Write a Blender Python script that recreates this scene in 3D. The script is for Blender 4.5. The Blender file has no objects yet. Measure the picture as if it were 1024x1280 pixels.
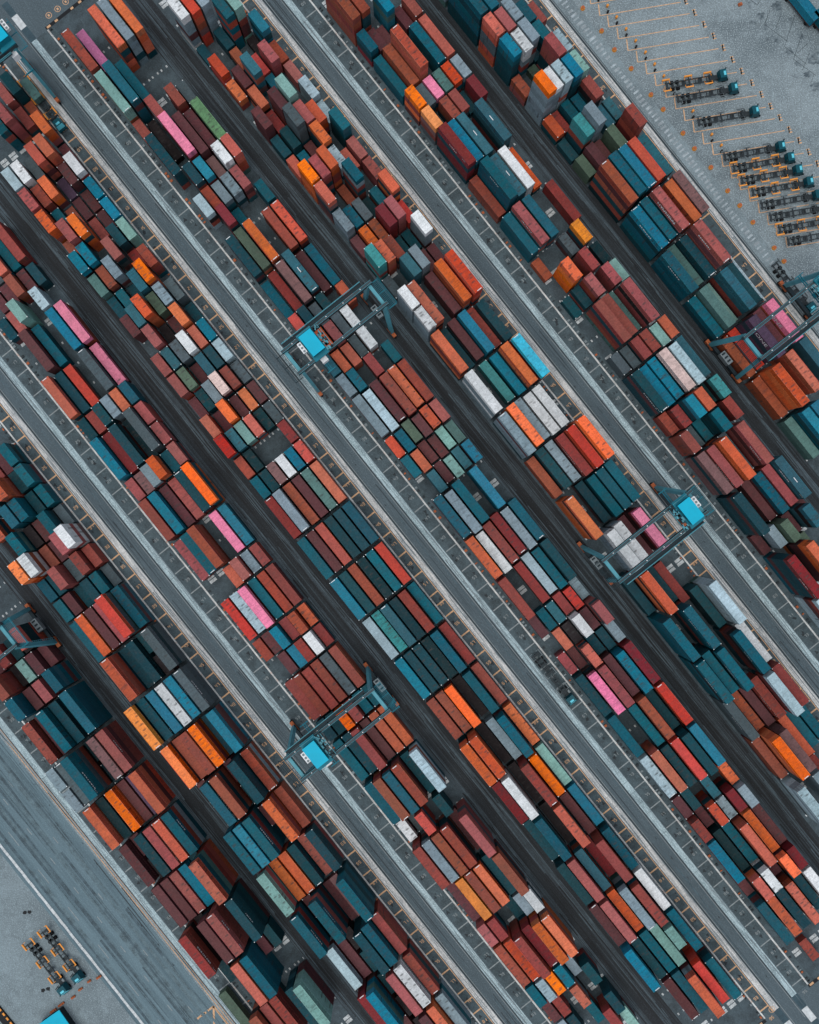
import bpy, math, random
from mathutils import Vector, Matrix
random.seed(7)
PI = math.pi
PM = 4.85                      # photo pixels per metre on the ground
CU, DU = 0.62306, 0.78218      # yard axis along the bays, in photo pixels (x right, y down)
TH = math.atan2(-DU, CU)       # its heading in the world
H = 240.0                      # camera height
col = bpy.data.collections.new('terminal'); bpy.context.scene.collection.children.link(col)
sc = bpy.context.scene

def W(s, v, z=0.0):            # yard coordinates (pixels on the ground) to world metres
    px = CU*s + DU*v; py = DU*s - CU*v
    return Vector(((px-512)/PM, -(py-640)/PM, z))
def PX(x, y, z=0.0):           # a ground point by photo pixel
    return Vector(((x-512)/PM, -(y-640)/PM, z))
ORG = W(0, 0)

# ------------------------------------------------------------------ materials
def lin(c):
    return tuple(((x/255)/12.92 if x/255 <= .04045 else ((x/255+.055)/1.055)**2.4) for x in c)
def nt(name):
    m = bpy.data.materials.new(name); m.use_nodes = True
    t = m.node_tree; b = t.nodes['Principled BSDF']
    return m, t, b
def N(t, typ, **kw):
    n = t.nodes.new(typ)
    for k, v in kw.items():
        if k in n.inputs.keys() if False else False: pass
        setattr(n, k, v)
    return n
def math_(t, op, a, b=None, c=None, clamp=False):
    n = t.nodes.new('ShaderNodeMath'); n.operation = op; n.use_clamp = clamp
    for i, x in enumerate((a, b, c)):
        if x is None: continue
        if isinstance(x, (int, float)): n.inputs[i].default_value = x
        else: t.links.new(x, n.inputs[i])
    return n.outputs[0]
def mix(t, fac, a, b, mode='MIX'):
    n = t.nodes.new('ShaderNodeMix'); n.data_type = 'RGBA'; n.blend_type = mode
    for i, x in ((0, fac), (6, a), (7, b)):
        if isinstance(x, (int, float)): n.inputs[i].default_value = x
        elif isinstance(x, tuple): n.inputs[i].default_value = (*x[:3], 1)
        else: t.links.new(x, n.inputs[i])
    return n.outputs[2]
def noise(t, vec, scale, detail=4, rough=.55, dist=0):
    n = t.nodes.new('ShaderNodeTexNoise'); n.inputs['Scale'].default_value = scale
    n.inputs['Detail'].default_value = detail; n.inputs['Roughness'].default_value = rough
    n.inputs['Distortion'].default_value = dist
    t.links.new(vec, n.inputs['Vector']); return n.outputs['Fac']
def vmul(t, vec, s):
    n = t.nodes.new('ShaderNodeVectorMath'); n.operation = 'MULTIPLY'; n.inputs[1].default_value = s
    t.links.new(vec, n.inputs[0]); return n.outputs[0]
def ramp(t, fac, lo, hi):
    n = t.nodes.new('ShaderNodeMapRange'); n.inputs[1].default_value = lo; n.inputs[2].default_value = hi
    n.clamp = True; t.links.new(fac, n.inputs[0]); return n.outputs[0]
def objco(t):
    return t.nodes.new('ShaderNodeTexCoord').outputs['Object']

def plain(name, c, rough=.6, metal=0.0, dirt=.25, scale=1.5):
    m, t, b = nt(name)
    co = objco(t); f = ramp(t, noise(t, co, scale, 5, .6), .35, .75)
    L = lin(c); D = tuple(x*.55+.01 for x in L)
    r = mix(t, math_(t, 'MULTIPLY', f, dirt*2), L, D)
    t.links.new(r, b.inputs['Base Color'])
    b.inputs['Roughness'].default_value = rough; b.inputs['Metallic'].default_value = metal; b.inputs['Specular IOR Level'].default_value = .15
    return m

def paint(name, c):            # weathered container paint, a little different on each container
    m, t, b = nt(name)
    oi = t.nodes.new('ShaderNodeObjectInfo'); ge = t.nodes.new('ShaderNodeNewGeometry')
    rnd = math_(t, 'FRACT', math_(t, 'ADD', oi.outputs['Random'], ge.outputs['Random Per Island']))
    rnd2 = math_(t, 'FRACT', math_(t, 'MULTIPLY', rnd, 17.31))
    rnd3 = math_(t, 'FRACT', math_(t, 'MULTIPLY', rnd, 91.7))
    hsv = t.nodes.new('ShaderNodeHueSaturation'); hsv.inputs['Color'].default_value = (*lin(c), 1)
    t.links.new(math_(t, 'MULTIPLY_ADD', rnd, .016, .492), hsv.inputs['Hue'])
    t.links.new(math_(t, 'MULTIPLY_ADD', rnd2, .12, .92), hsv.inputs['Saturation'])
    t.links.new(math_(t, 'MULTIPLY_ADD', rnd3, .34, .74), hsv.inputs['Value'])
    base = hsv.outputs['Color']
    co = objco(t)
    cb = t.nodes.new('ShaderNodeCombineXYZ'); t.links.new(math_(t, 'MULTIPLY', rnd, 733.), cb.inputs[0])
    t.links.new(math_(t, 'MULTIPLY', rnd2, 219.), cb.inputs[1])
    va = t.nodes.new('ShaderNodeVectorMath'); va.operation = 'ADD'
    t.links.new(co, va.inputs[0]); t.links.new(cb.outputs[0], va.inputs[1]); P = va.outputs[0]
    # broad fading, crosswise streaks, grime spots, fine grain
    f1 = ramp(t, noise(t, P, .28, 4, .6), .38, .7)
    base = mix(t, math_(t, 'MULTIPLY', f1, .6), base, mix(t, 1.0, base, (1.5, 1.45, 1.45), 'MULTIPLY'))
    st = ramp(t, noise(t, vmul(t, P, (1.5, .22, .6)), 1.0, 4, .7), .50, .66)
    amt = math_(t, 'MULTIPLY', st, ramp(t, rnd2, .35, 1.0))
    base = mix(t, math_(t, 'MULTIPLY', amt, .62), base, mix(t, .75, base, (.035, .035, .04)))
    sp = ramp(t, noise(t, P, 1.3, 6, .7), .54, .68)
    base = mix(t, math_(t, 'MULTIPLY', sp, .42), base, mix(t, .8, base, (.06, .045, .04)))
    lt = ramp(t, noise(t, P, 2.1, 5, .7, .4), .55, .7)
    base = mix(t, math_(t, 'MULTIPLY', lt, .10), base, mix(t, .5, base, (.3, .32, .33)))
    vo = t.nodes.new('ShaderNodeTexVoronoi'); vo.voronoi_dimensions = '2D'; vo.inputs['Scale'].default_value = 1.0; vo.inputs['Randomness'].default_value = 1.0
    t.links.new(vmul(t, P, (.75, .30, .3)), vo.inputs['Vector'])
    dent = math_(t, 'MULTIPLY', ramp(t, vo.outputs['Distance'], .22, .10), ramp(t, math_(t, 'FRACT', math_(t, 'MULTIPLY', rnd, 41.3)), .5, .8))
    base = mix(t, math_(t, 'MULTIPLY', dent, .6), base, (.05, .05, .05))
    # pressed panel seams across the roof and walls
    sx = t.nodes.new('ShaderNodeSeparateXYZ'); t.links.new(co, sx.inputs[0])
    w = math_(t, 'SINE', math_(t, 'MULTIPLY', sx.outputs[0], 2*PI/1.13))
    seam = ramp(t, w, .7, 1.0)
    base = mix(t, math_(t, 'MULTIPLY', seam, math_(t, 'MULTIPLY', rnd3, .15)), base, (.02, .025, .03))
    g = noise(t, P, 2.6, 3, .8)
    base = mix(t, ramp(t, g, .36, .64), mix(t, .36, base, (0, 0, 0)), base)
    t.links.new(base, b.inputs['Base Color'])
    t.links.new(math_(t, 'MULTIPLY_ADD', f1, .2, .55), b.inputs['Roughness']); b.inputs['Specular IOR Level'].default_value = .12
    bp = t.nodes.new('ShaderNodeBump'); bp.inputs['Strength'].default_value = .22; bp.inputs['Distance'].default_value = .05
    hh = math_(t, 'ADD', math_(t, 'MULTIPLY', w, -.5), math_(t, 'MULTIPLY', noise(t, P, .9, 3), 2.2))
    t.links.new(hh, bp.inputs['Height']); t.links.new(bp.outputs[0], b.inputs['Normal'])
    return m

COLS = {
 'R': ('brick red', (142,66,58)), 'r': ('dusty red', (158,84,82)), 'C': ('crimson', (124,38,42)),
 'A': ('red orange', (198,72,50)), 'S': ('salmon brown', (188,93,70)), 'o': ('rust brown', (150,76,56)),
 'O': ('orange', (204,99,54)), 'X': ('bright orange', (246,112,24)), 'Y': ('yellow orange', (228,140,58)),
 'K': ('pale peach', (226,202,196)), 'P': ('pink', (230,126,160)), 'V': ('orchid violet', (178,98,148)),
 'v': ('dusty purple', (86,68,90)), 'M': ('maroon', (96,56,59)), 'm': ('mauve brown', (120,88,88)),
 'D': ('near black', (38,33,35)), 'n': ('very dark teal', (10,50,56)), 't': ('dark teal', (14,68,78)),  # near black also stands for deep holes, their shade put in the colour
 'T': ('teal', (2,90,106)), 'B': ('bright teal blue', (0,118,144)), 'b': ('slate blue', (44,100,114)),
 'Z': ('bright cyan', (0,180,208)), 'q': ('sea green blue', (58,140,142)), 'G': ('light grey', (126,148,158)),
 'g': ('dark grey', (78,94,100)), 'W': ('white', (214,222,224)), 'H': ('pale blue', (166,194,204)),
 'L': ('pale green', (126,174,166)), 'l': ('dull green', (80,118,114)), 'E': ('grass green', (104,150,106)),
 'e': ('olive', (82,104,88)),
}
PAINT = {k: paint('paint_'+v[0].replace(' ', '_'), v[1]) for k, v in COLS.items()}
MAT = {
 'cast': plain('casting_metal', (196,204,206), .45, .2, .2),
 'gasket': plain('door_white', (214,220,222), .5),
 'letter': plain('white_lettering', (214,218,220), .6, 0, .1),
 'crane_blue': plain('crane_light_blue', (80,148,162), .45, 0, .3, .6),
 'crane_deck': plain('crane_deck', (62,76,82), .6, .2, .3, .8),
 'crane_dark': plain('crane_dark_steel', (34,48,54), .6, .3, .3),
 'crane_teal': plain('crane_teal', (20,112,130), .5, 0, .3),
 'cyan': plain('cyan_roof', (0,168,198), .45, 0, .12, .5),
 'white': plain('white_paint', (222,228,230), .5, 0, .25),
 'rust': plain('rust_orange', (170,96,60), .7, 0, .4, 2.5),
 'rubber': plain('rubber', (22,24,26), .85),
 'chassis': plain('chassis_black', (48,56,60), .6, .3),
 'chassis_grey': plain('chassis_grey', (120,132,136), .6, .2),
 'yellow': plain('guide_yellow', (226,150,66), .55, 0, .25),
 'cab': plain('cab_teal', (6,74,86), .4, 0, .2),
 'cablight': plain('cab_roof_light_blue', (96,196,214), .35, 0, .1),
 'glass': plain('dark_glass', (18,34,40), .15),
 'tan': plain('marking_tan', (210,170,132), .8, 0, .5, 1.2),
 'marking_white': plain('marking_white', (200,208,210), .8, 0, .45, 1.0),
 'faded_white': plain('faded_white', (168,182,188), .85, 0, .9, .8),
 'marking_grey': plain('marking_grey', (140,150,152), .8, 0, .5, 1.0),
 'black': plain('black_plastic', (26,30,34), .6),
 'brown': plain('brown_metal', (70,52,46), .7),
}
def ground_mat(name, c, var=.28, stretch=(1, 1, 1), dark=None, scale=.12, spots=.35, grain=.18, rough=.85, tint=None, tintamt=0):
    m, t, b = nt(name)
    co = objco(t); P = vmul(t, co, stretch)
    L = lin(c); D = lin(dark) if dark else tuple(x*.38 for x in L)
    var = min(.5, var*1.5); spots = min(.9, spots*1.5); grain = min(.8, grain*1.7)
    f = ramp(t, noise(t, P, scale, 8, .68), .40, .62)
    r = mix(t, math_(t, 'MULTIPLY', f, var*2), L, D)
    s2 = ramp(t, noise(t, co, .45, 6, .72, .5), .53, .68)
    r = mix(t, math_(t, 'MULTIPLY', s2, spots), r, tuple(x*.35 for x in L))
    s3 = ramp(t, noise(t, P, scale*6, 5, .7), .52, .72)
    r = mix(t, math_(t, 'MULTIPLY', s3, .45), r, tuple(min(1, x*1.6) for x in L))
    if tint:
        s4 = ramp(t, noise(t, co, .8, 4, .6), .56, .7)
        r = mix(t, math_(t, 'MULTIPLY', s4, tintamt), r, lin(tint))
    g = noise(t, co, 2.6, 3, .75)
    r = mix(t, math_(t, 'MULTIPLY', ramp(t, g, .3, .7), grain), r, tuple(x*.45 for x in L))
    g2 = noise(t, co, 3.3, 2, .7)
    r = mix(t, math_(t, 'MULTIPLY', ramp(t, g2, .5, .75), grain), r, tuple(min(1, x*1.9+.01) for x in L))
    t.links.new(r, b.inputs['Base Color']); b.inputs['Roughness'].default_value = rough
    return m
GM = {
 'lot': ground_mat('lot_asphalt', (133,148,153), .34, dark=(84,98,104), scale=.045, spots=.3, grain=.45),
 'road': ground_mat('road_asphalt', (76,92,99), .10, (.15, 1, 1), scale=.2, spots=.12, grain=.3),
 'yard': ground_mat('yard_asphalt', (66,82,89), .30, scale=.25, spots=.5, grain=.22),
 'tick': ground_mat('truck_lane_asphalt', (72,89,95), .30, scale=.3, spots=.6, grain=.22),
 'dark': ground_mat('worn_lane_asphalt', (31,40,45), .48, (.14, 1.3, 1), dark=(14,19,23), scale=.28, spots=.7, grain=.45),
 'track': ground_mat('wheel_track_concrete', (58,72,79), .45, (.08, 3.2, 1), dark=(34,43,49), scale=.4, spots=.5, grain=.3),
 'stripL': ground_mat('pale_concrete', (208,211,208), .36, (.3, 2.6, 1), dark=(112,126,132), scale=.6, spots=.35, grain=.35, tint=(196,172,158), tintamt=.25),
 'stripR': ground_mat('bluish_concrete', (170,194,201), .42, (.3, 2.6, 1), dark=(90,112,120), scale=.6, spots=.4, grain=.35),
 'wide': ground_mat('wide_road_asphalt', (96,120,129), .36, (.05, 1.6, 1), dark=(70,92,101), scale=.22, spots=.08, grain=.2),
 'apron': ground_mat('apron_asphalt', (124,141,147), .2, scale=.06, spots=.35, grain=.32),
 'pad': ground_mat('corner_pad_concrete', (190,200,202), .3, scale=.8, spots=.7, grain=.3),
 'edge': ground_mat('edge_line_paint', (206,212,210), .3, (.3, 1, 1), scale=.8, spots=.5, grain=.25, tint=(176,116,80), tintamt=.8),
 'tm0': ground_mat('tyre_rubber_mark', (20,26,30), .2, scale=.5),
 'tm1': ground_mat('grey_tyre_mark', (50,62,68), .2, scale=.5),
 'tm2': ground_mat('pale_scuff', (74,90,98), .2, scale=.5),
 'tm3': ground_mat('scuffed_concrete', (112,126,132), .2, scale=.5),
 'tm4': ground_mat('dark_wear', (76,97,106), .3, scale=.5),
 'tm5': ground_mat('pale_wear', (96,119,127), .3, scale=.5),
 'stain': ground_mat('oil_drip', (40,50,55), .3, scale=.6, spots=.3),
 'dsq': ground_mat('dark_square_paint', (52,76,86), .15, scale=.4, spots=.2),
}

# ------------------------------------------------------------------ mesh helpers
class MB:
    def __init__(s): s.v = []; s.f = []; s.m = []
    def hexa(s, p, mi=0):       # 8 corners, bottom 4 then top 4 (ccw)
        n = len(s.v); s.v += [tuple(q) for q in p]
        for f in ((3,2,1,0), (4,5,6,7), (0,1,5,4), (1,2,6,5), (2,3,7,6), (3,0,4,7)):
            s.f.append(tuple(n+i for i in f)); s.m.append(mi)
        return s
    def box(s, x0, x1, y0, y1, z0, z1, mi=0):
        return s.hexa([(x0,y0,z0),(x1,y0,z0),(x1,y1,z0),(x0,y1,z0),(x0,y0,z1),(x1,y0,z1),(x1,y1,z1),(x0,y1,z1)], mi)
    def bar(s, a, b, w, h=None, mi=0):
        a = Vector(a); b = Vector(b); h = h or w; d = (b-a).normalized()
        up = Vector((0, 0, 1)) if abs(d.z) < .95 else Vector((1, 0, 0))
        sd = d.cross(up).normalized(); u2 = sd.cross(d).normalized()
        p = []
        for c in (a, b):
            p.append([c+sd*i*w/2+u2*j*h/2 for i, j in ((-1,-1), (1,-1), (1,1), (-1,1))])
        n = len(s.v); s.v += [tuple(q) for q in p[0]+p[1]]
        for f in ((0,1,2,3), (7,6,5,4), (0,4,5,1), (1,5,6,2), (2,6,7,3), (3,7,4,0)):
            s.f.append(tuple(n+i for i in f)); s.m.append(mi)
        return s
    def cyl(s, c, r, h, axis='z', n=14, mi=0, r2=None):
        k = len(s.v); r2 = r if r2 is None else r2
        for e, rr in ((-.5, r), (.5, r2)):
            for i in range(n):
                a = 2*PI*i/n; x, y, z = rr*math.cos(a), rr*math.sin(a), e*h
                q = {'z': (x, y, z), 'x': (z, x, y), 'y': (y, z, x)}[axis]
                s.v.append((c[0]+q[0], c[1]+q[1], c[2]+q[2]))
        for i in range(n):
            s.f.append((k+i, k+(i+1) % n, k+n+(i+1) % n, k+n+i)); s.m.append(mi)
        s.f.append(tuple(k+i for i in reversed(range(n)))); s.m.append(mi)
        s.f.append(tuple(k+n+i for i in range(n))); s.m.append(mi)
        return s
    def quad(s, x0, x1, y0, y1, z, mi=0):
        n = len(s.v); s.v += [(x0,y0,z), (x1,y0,z), (x1,y1,z), (x0,y1,z)]
        s.f.append((n, n+1, n+2, n+3)); s.m.append(mi); return s
    def poly(s, pts, z, mi=0):
        n = len(s.v); s.v += [(x, y, z) for x, y in pts]; s.f.append(tuple(range(n, n+len(pts)))); s.m.append(mi); return s
    def line(s, a, b, w, z, mi=0):
        d = Vector((b[0]-a[0], b[1]-a[1])).normalized(); q = Vector((-d.y, d.x))*w/2
        return s.poly([(a[0]-q.x, a[1]-q.y), (b[0]-q.x, b[1]-q.y), (b[0]+q.x, b[1]+q.y), (a[0]+q.x, a[1]+q.y)], z, mi)
    def mesh(s, name, mats):
        me = bpy.data.meshes.new(name); me.from_pydata(s.v, [], s.f)
        for m in mats: me.materials.append(m)
        me.polygons.foreach_set('material_index', s.m); me.update(); return me
    def build(s, name, mats, parent=None, loc=None, rz=None):
        if not isinstance(mats, (list, tuple)): mats = [mats]
        o = bpy.data.objects.new(name, s.mesh(name, mats)); col.objects.link(o)
        if parent: o.parent = parent
        if loc is not None: o.location = loc
        if rz is not None: o.rotation_euler = (0, 0, rz)
        return o
def tag(o, label=None, cat=None, group=None, kind=None):
    if label: o['label'] = label
    if cat: o['category'] = cat
    if group: o['group'] = group
    if kind: o['kind'] = kind
    return o
def empty(name, loc, rz=0.0):
    o = bpy.data.objects.new(name, None); o.empty_display_size = .5; col.objects.link(o)
    o.location = loc; o.rotation_euler = (0, 0, rz); return o
def copy_tree(o, parent=None):
    c = o.copy(); col.objects.link(c)
    if parent: c.parent = parent
    for ch in list(o.children): copy_tree(ch, c)
    return c
def structure(name, mb, mats):  # laid out in yard coordinates (metres along the bays, metres across)
    o = mb.build(name, mats, None, ORG, TH); tag(o, kind='structure'); return o
def m_(x): return x/PM

# ------------------------------------------------------------------ the ground
S0, S1 = 66, 1592
g = MB().quad(-1500, 1500, -1500, 1500, -.012)
go = g.build('ground', GM['lot']); tag(go, kind='structure')
# centre lines (v of the left and right pale strips of each road)
ROADS = [(-591, -562), (-309.6, -281), (-26.8, 1.5), (252.4, 281)]
Q = lambda mb, s0, s1, v0, v1, z: mb.quad(m_(s0), m_(s1), m_(v0), m_(v1), z)
yard = MB(); tick = MB(); dark = MB(); track = MB(); sl = MB(); sr = MB(); road = MB(); edge = MB(); ln = MB(); tn = MB(); pads = MB(); gut = MB(); ebar = MB(); eblk = MB(); edge_teeth = MB(); PITCH = 31.56; sq = MB(); sqw = MB()
Q(road, -700, 2400, -566, 541, -.008)
PAIRS = [(-562, -309.6), (-281, -26.8), (1.5, 252.4), (281, 533)]
for a, b in PAIRS:
    Q(yard, S0, S1, a+30, b-20, .0)
    Q(tick, S0, S1, a+5, a+30, -.002); Q(tick, S0, S1, b-20, b-5, -.002)
    ea = a+37+5*13.9+7.5; eb = b-20.5-6-5*13.9-7.5
    Q(dark, S0-60, S1+60, ea, eb, .004)
    for c_ in (a+117, b-116):
        Q(track, S0-60, S1+60, c_-4.2, c_+4.2, .008)
    Q(edge, S0, S1, a+21, a+23.0, .006); Q(edge, S0, S1, b-19.5, b-17.6, .006)
    for (v_, dd_, pp_) in ((a+25.6, 1.5, .55), (b-21.6, 1.1, .8)):
        s_ = S0+2
        while s_ < S1-3:
            w_ = random.uniform(1.2, 3.4)
            if random.random() < pp_: edge_teeth.box(m_(s_), m_(s_+w_), m_(v_-dd_+random.uniform(-.6, .5)), m_(v_+dd_), 0, random.uniform(.12, .4), random.choice((0, 1, 1, 2)))  # rusty edge clutter; the dark blocks stand in for container corner shadows
            s_ += w_+random.uniform(1.2, 4)
    Q(sr, S0, S1, a-3.9, a+3.9, .006); Q(sl, S0, S1, b-3.7, b+3.7, .006)
    Q(gut, S0, S1, b+4.6, b+5.7, .006); Q(gut, S0, S1, a-5.5, a-4.6, .006)
    for n in range(0, 96): 
        s_ = S0+3+n*PITCH/2
        if random.random() < .4: Q(gut, s_-.13, s_+.13, a-3.9, a+3.9, .010)
        if random.random() < .4: Q(gut, s_-.13, s_+.13, b-3.7, b+3.7, .010)
    for (v_, wht) in ((a, 0), (b, 1)):
        for k in range(3):
            for (e0, sg) in ((S0, -1), (S1, 1)):
                s_a = e0+sg*k*20; s_b = e0+sg*(k+1)*20-sg*.4
                Q(sq if k % 2 == 0 else sqw, min(s_a, s_b), max(s_a, s_b), v_-4.4, v_+4.4, .006)
    # thin pinkish lines beside the strips
    Q(ln, S0-30, S1+30, b+6.2, b+6.8, .006)
    Q(ln, S0-30, S1+30, a-6.8, a-6.2, .006)
structure('yard_pavement', yard, GM['yard']); structure('truck_lane', tick, GM['tick'])
structure('dark_lane', dark, GM['dark']); structure('wheel_track', track, GM['track'])
structure('road', road, GM['road']); structure('runway_strip', sr, GM['stripR']); structure('pale_runway_strip', sl, GM['stripL'])
for a, b in PAIRS:
    Q(tn, S0, S1, b-5.6, b-4.6, .009)
    for (e0, sg) in ((S0, -1), (S1, 1)):
        Q(ebar, min(e0, e0+sg*4.4), max(e0, e0+sg*4.4), a+21, b-19, .010)
        v_ = a+23
        while v_ < b-26:
            if random.random() < .8: Q(eblk, min(e0+sg*.8, e0+sg*3.6), max(e0+sg*.8, e0+sg*3.6), v_, v_+random.uniform(4, 8), .014)
            v_ += 12.5
structure('yard_end_bar', ebar, MAT['black']); structure('yard_end_marking', eblk, MAT['tan']); structure('strip_border_marking', tn, MAT['tan'])
structure('yard_edge_line', edge, GM['edge']); structure('lane_gutter', gut, MAT['chassis']); structure('edge_clutter_and_shadow_teeth', edge_teeth, [MAT['rust'], MAT['chassis'], MAT['chassis_grey']]); structure('lane_line_marking', ln, MAT['marking_grey'])
structure('dark_square_marking', sq, GM['dsq']); structure('white_square_marking', sqw, MAT['marking_white'])

# slot ticks and slot numbers, with seven-segment style painted digits
SEG = {'0': 'abcdef', '1': 'bc', '2': 'abged', '3': 'abgcd', '4': 'fgbc', '5': 'afgcd', '6': 'afgedc', '7': 'abc', '8': 'abcdefg', '9': 'abcdfg'}
def digit(mb, ch, x, y, s, z, fl=1):
    w, h, t_ = s*.55, s, s*.2
    P_ = {'a': (0, h, w, h), 'g': (0, h/2, w, h/2), 'd': (0, 0, w, 0), 'f': (0, h/2, 0, h), 'b': (w, h/2, w, h), 'e': (0, 0, 0, h/2), 'c': (w, 0, w, h/2)}
    for c_ in SEG[ch]:
        x0, y0, x1, y1 = P_[c_]
        # digits read with their top towards -X (towards the upper-left of the photo)
        a_ = (x - fl*y0, y + fl*x0); b_ = (x - fl*y1, y + fl*x1)
        mb.line(a_, b_, t_, z)
PITCH = 31.56
tan = MB(); grey = MB(); num = MB(); numg = MB()
for j, (a, b) in enumerate(PAIRS):
    for n in range(0, 49):
        s_ = 100+PITCH*n - 2.0
        if s_ < S0 or s_ > S1: continue
        k = 1
        Q(grey, s_-.7, s_+.7, a+5, a+21, .006)
        Q(tan, s_-.9, s_+.9, b-17.6, b-4.6, .006)
        if (n + j) % 6 == 3:
            Q(tan, s_+13, s_+14.6, b-17.6, b-5, .006)
        no = '%02d' % ((n*2+1) % 100)
        for q_, ch in enumerate(no):
            digit(num, ch, m_(s_+17), m_(b-14.2+q_*3.2), .72, .010)
            digit(numg, ch, m_(s_+17), m_(a+10.5+q_*3.2), .66, .010)
oil = MB(); rg = random.Random(11)
def spot(s_, v_, r, el=1.4):
    pts = []; k0 = rg.uniform(0, 6)
    for i in range(14):
        a = 2*PI*i/14; q = r*(1+.35*math.sin(3*a+k0)+rg.uniform(-.25, .25)); pts.append((m_(s_+q*el*math.cos(a)), m_(v_+q*math.sin(a))))
    oil.poly(pts, .004+rg.uniform(0, .0015))
for a, b in PAIRS:
    for n in range(0, 47):
        s_ = 100+PITCH*n
        for c_ in (a+12, b-12):
            for q in range(rg.choice((1, 2, 3))): spot(s_+rg.uniform(5, 20), c_+rg.uniform(-4.5, 4.5), rg.uniform(.6, 1.9))
        if rg.random() < .5: spot(s_, a-rg.uniform(12, 22), rg.uniform(.3, .7), 3)
structure('oil_drip_stain', oil, GM['stain'])
tm = MB(); rg = random.Random(31); zc = [0]
def streak(s_, v_, ln_, w_, mi):
    zc[0] = (zc[0]+1) % 60
    z = .012+zc[0]*1e-4; d_ = rg.uniform(-1.2, 1.2)
    tm.poly([(m_(s_), m_(v_-w_/2)), (m_(s_+ln_*.5), m_(v_-w_*.6+d_*.4)), (m_(s_+ln_), m_(v_+d_)), (m_(s_+ln_*.5), m_(v_+w_*.6+d_*.4)), (m_(s_), m_(v_+w_/2))], z, mi)
for a, b in PAIRS:
    ea = a+37+5*13.9+7.5; eb = b-20.5-6-5*13.9-7.5
    for q in range(240):
        streak(rg.uniform(S0, S1-60), rg.uniform(ea+1, eb-1), rg.uniform(25, 170), rg.uniform(.3, 1.7), rg.choice((0, 0, 1)))
    for c_ in (a+117, b-116):
        for q in range(170): streak(rg.uniform(S0, S1-60), c_+rg.uniform(-4.5, 4.5), rg.uniform(20, 130), rg.uniform(.3, 1.3), rg.choice((0, 2, 2, 1)))
    for q in range(70): streak(rg.uniform(S0, S1-60), a+rg.uniform(-3.4, 3.4), rg.uniform(20, 90), rg.uniform(.2, .9), 3)
    for q in range(70): streak(rg.uniform(S0, S1-60), b+rg.uniform(-3.2, 3.2), rg.uniform(20, 90), rg.uniform(.2, .9), 3)
    for q in range(60): streak(rg.uniform(S0, S1-60), a-14+rg.uniform(-7, 7), rg.uniform(40, 160), rg.uniform(.3, 1.2), rg.choice((1, 4)))
for q in range(110): streak(rg.uniform(500, 1400), rg.choice((-649, -634, -628, -611, -605, -592, -586))+rg.gauss(0, 2.2), rg.uniform(90, 300), rg.uniform(.6, 3.4), rg.choice((4, 5)))
structure('tyre_mark', tm, [GM['tm0'], GM['tm1'], GM['tm2'], GM['tm3'], GM['tm4'], GM['tm5']])
structure('slot_tick_marking', tan, MAT['tan']); structure('grey_slot_tick_marking', grey, MAT['marking_grey'])
structure('slot_number_marking', num, MAT['tan']); structure('worn_slot_number_marking', numg, MAT['marking_grey'])

rng_ = MB()
for (x, y) in ((61, 19), (72, 11), (82, 2), (965, 1262)):
    c0 = PX(x, y)-ORG; c_, s_ = math.cos(-TH), math.sin(-TH); cx, cy = c0.x*c_-c0.y*s_, c0.x*s_+c0.y*c_
    for i in range(16):
        a0, a1 = 2*PI*i/16, 2*PI*(i+1)/16
        rng_.line((cx+.75*math.cos(a0), cy+.75*math.sin(a0)), (cx+.75*math.cos(a1), cy+.75*math.sin(a1)), .16, .012)
    rng_.line((cx-.3, cy), (cx+.3, cy), .5, .0125)
structure('ring_marking', rng_, MAT['tan'])

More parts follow.
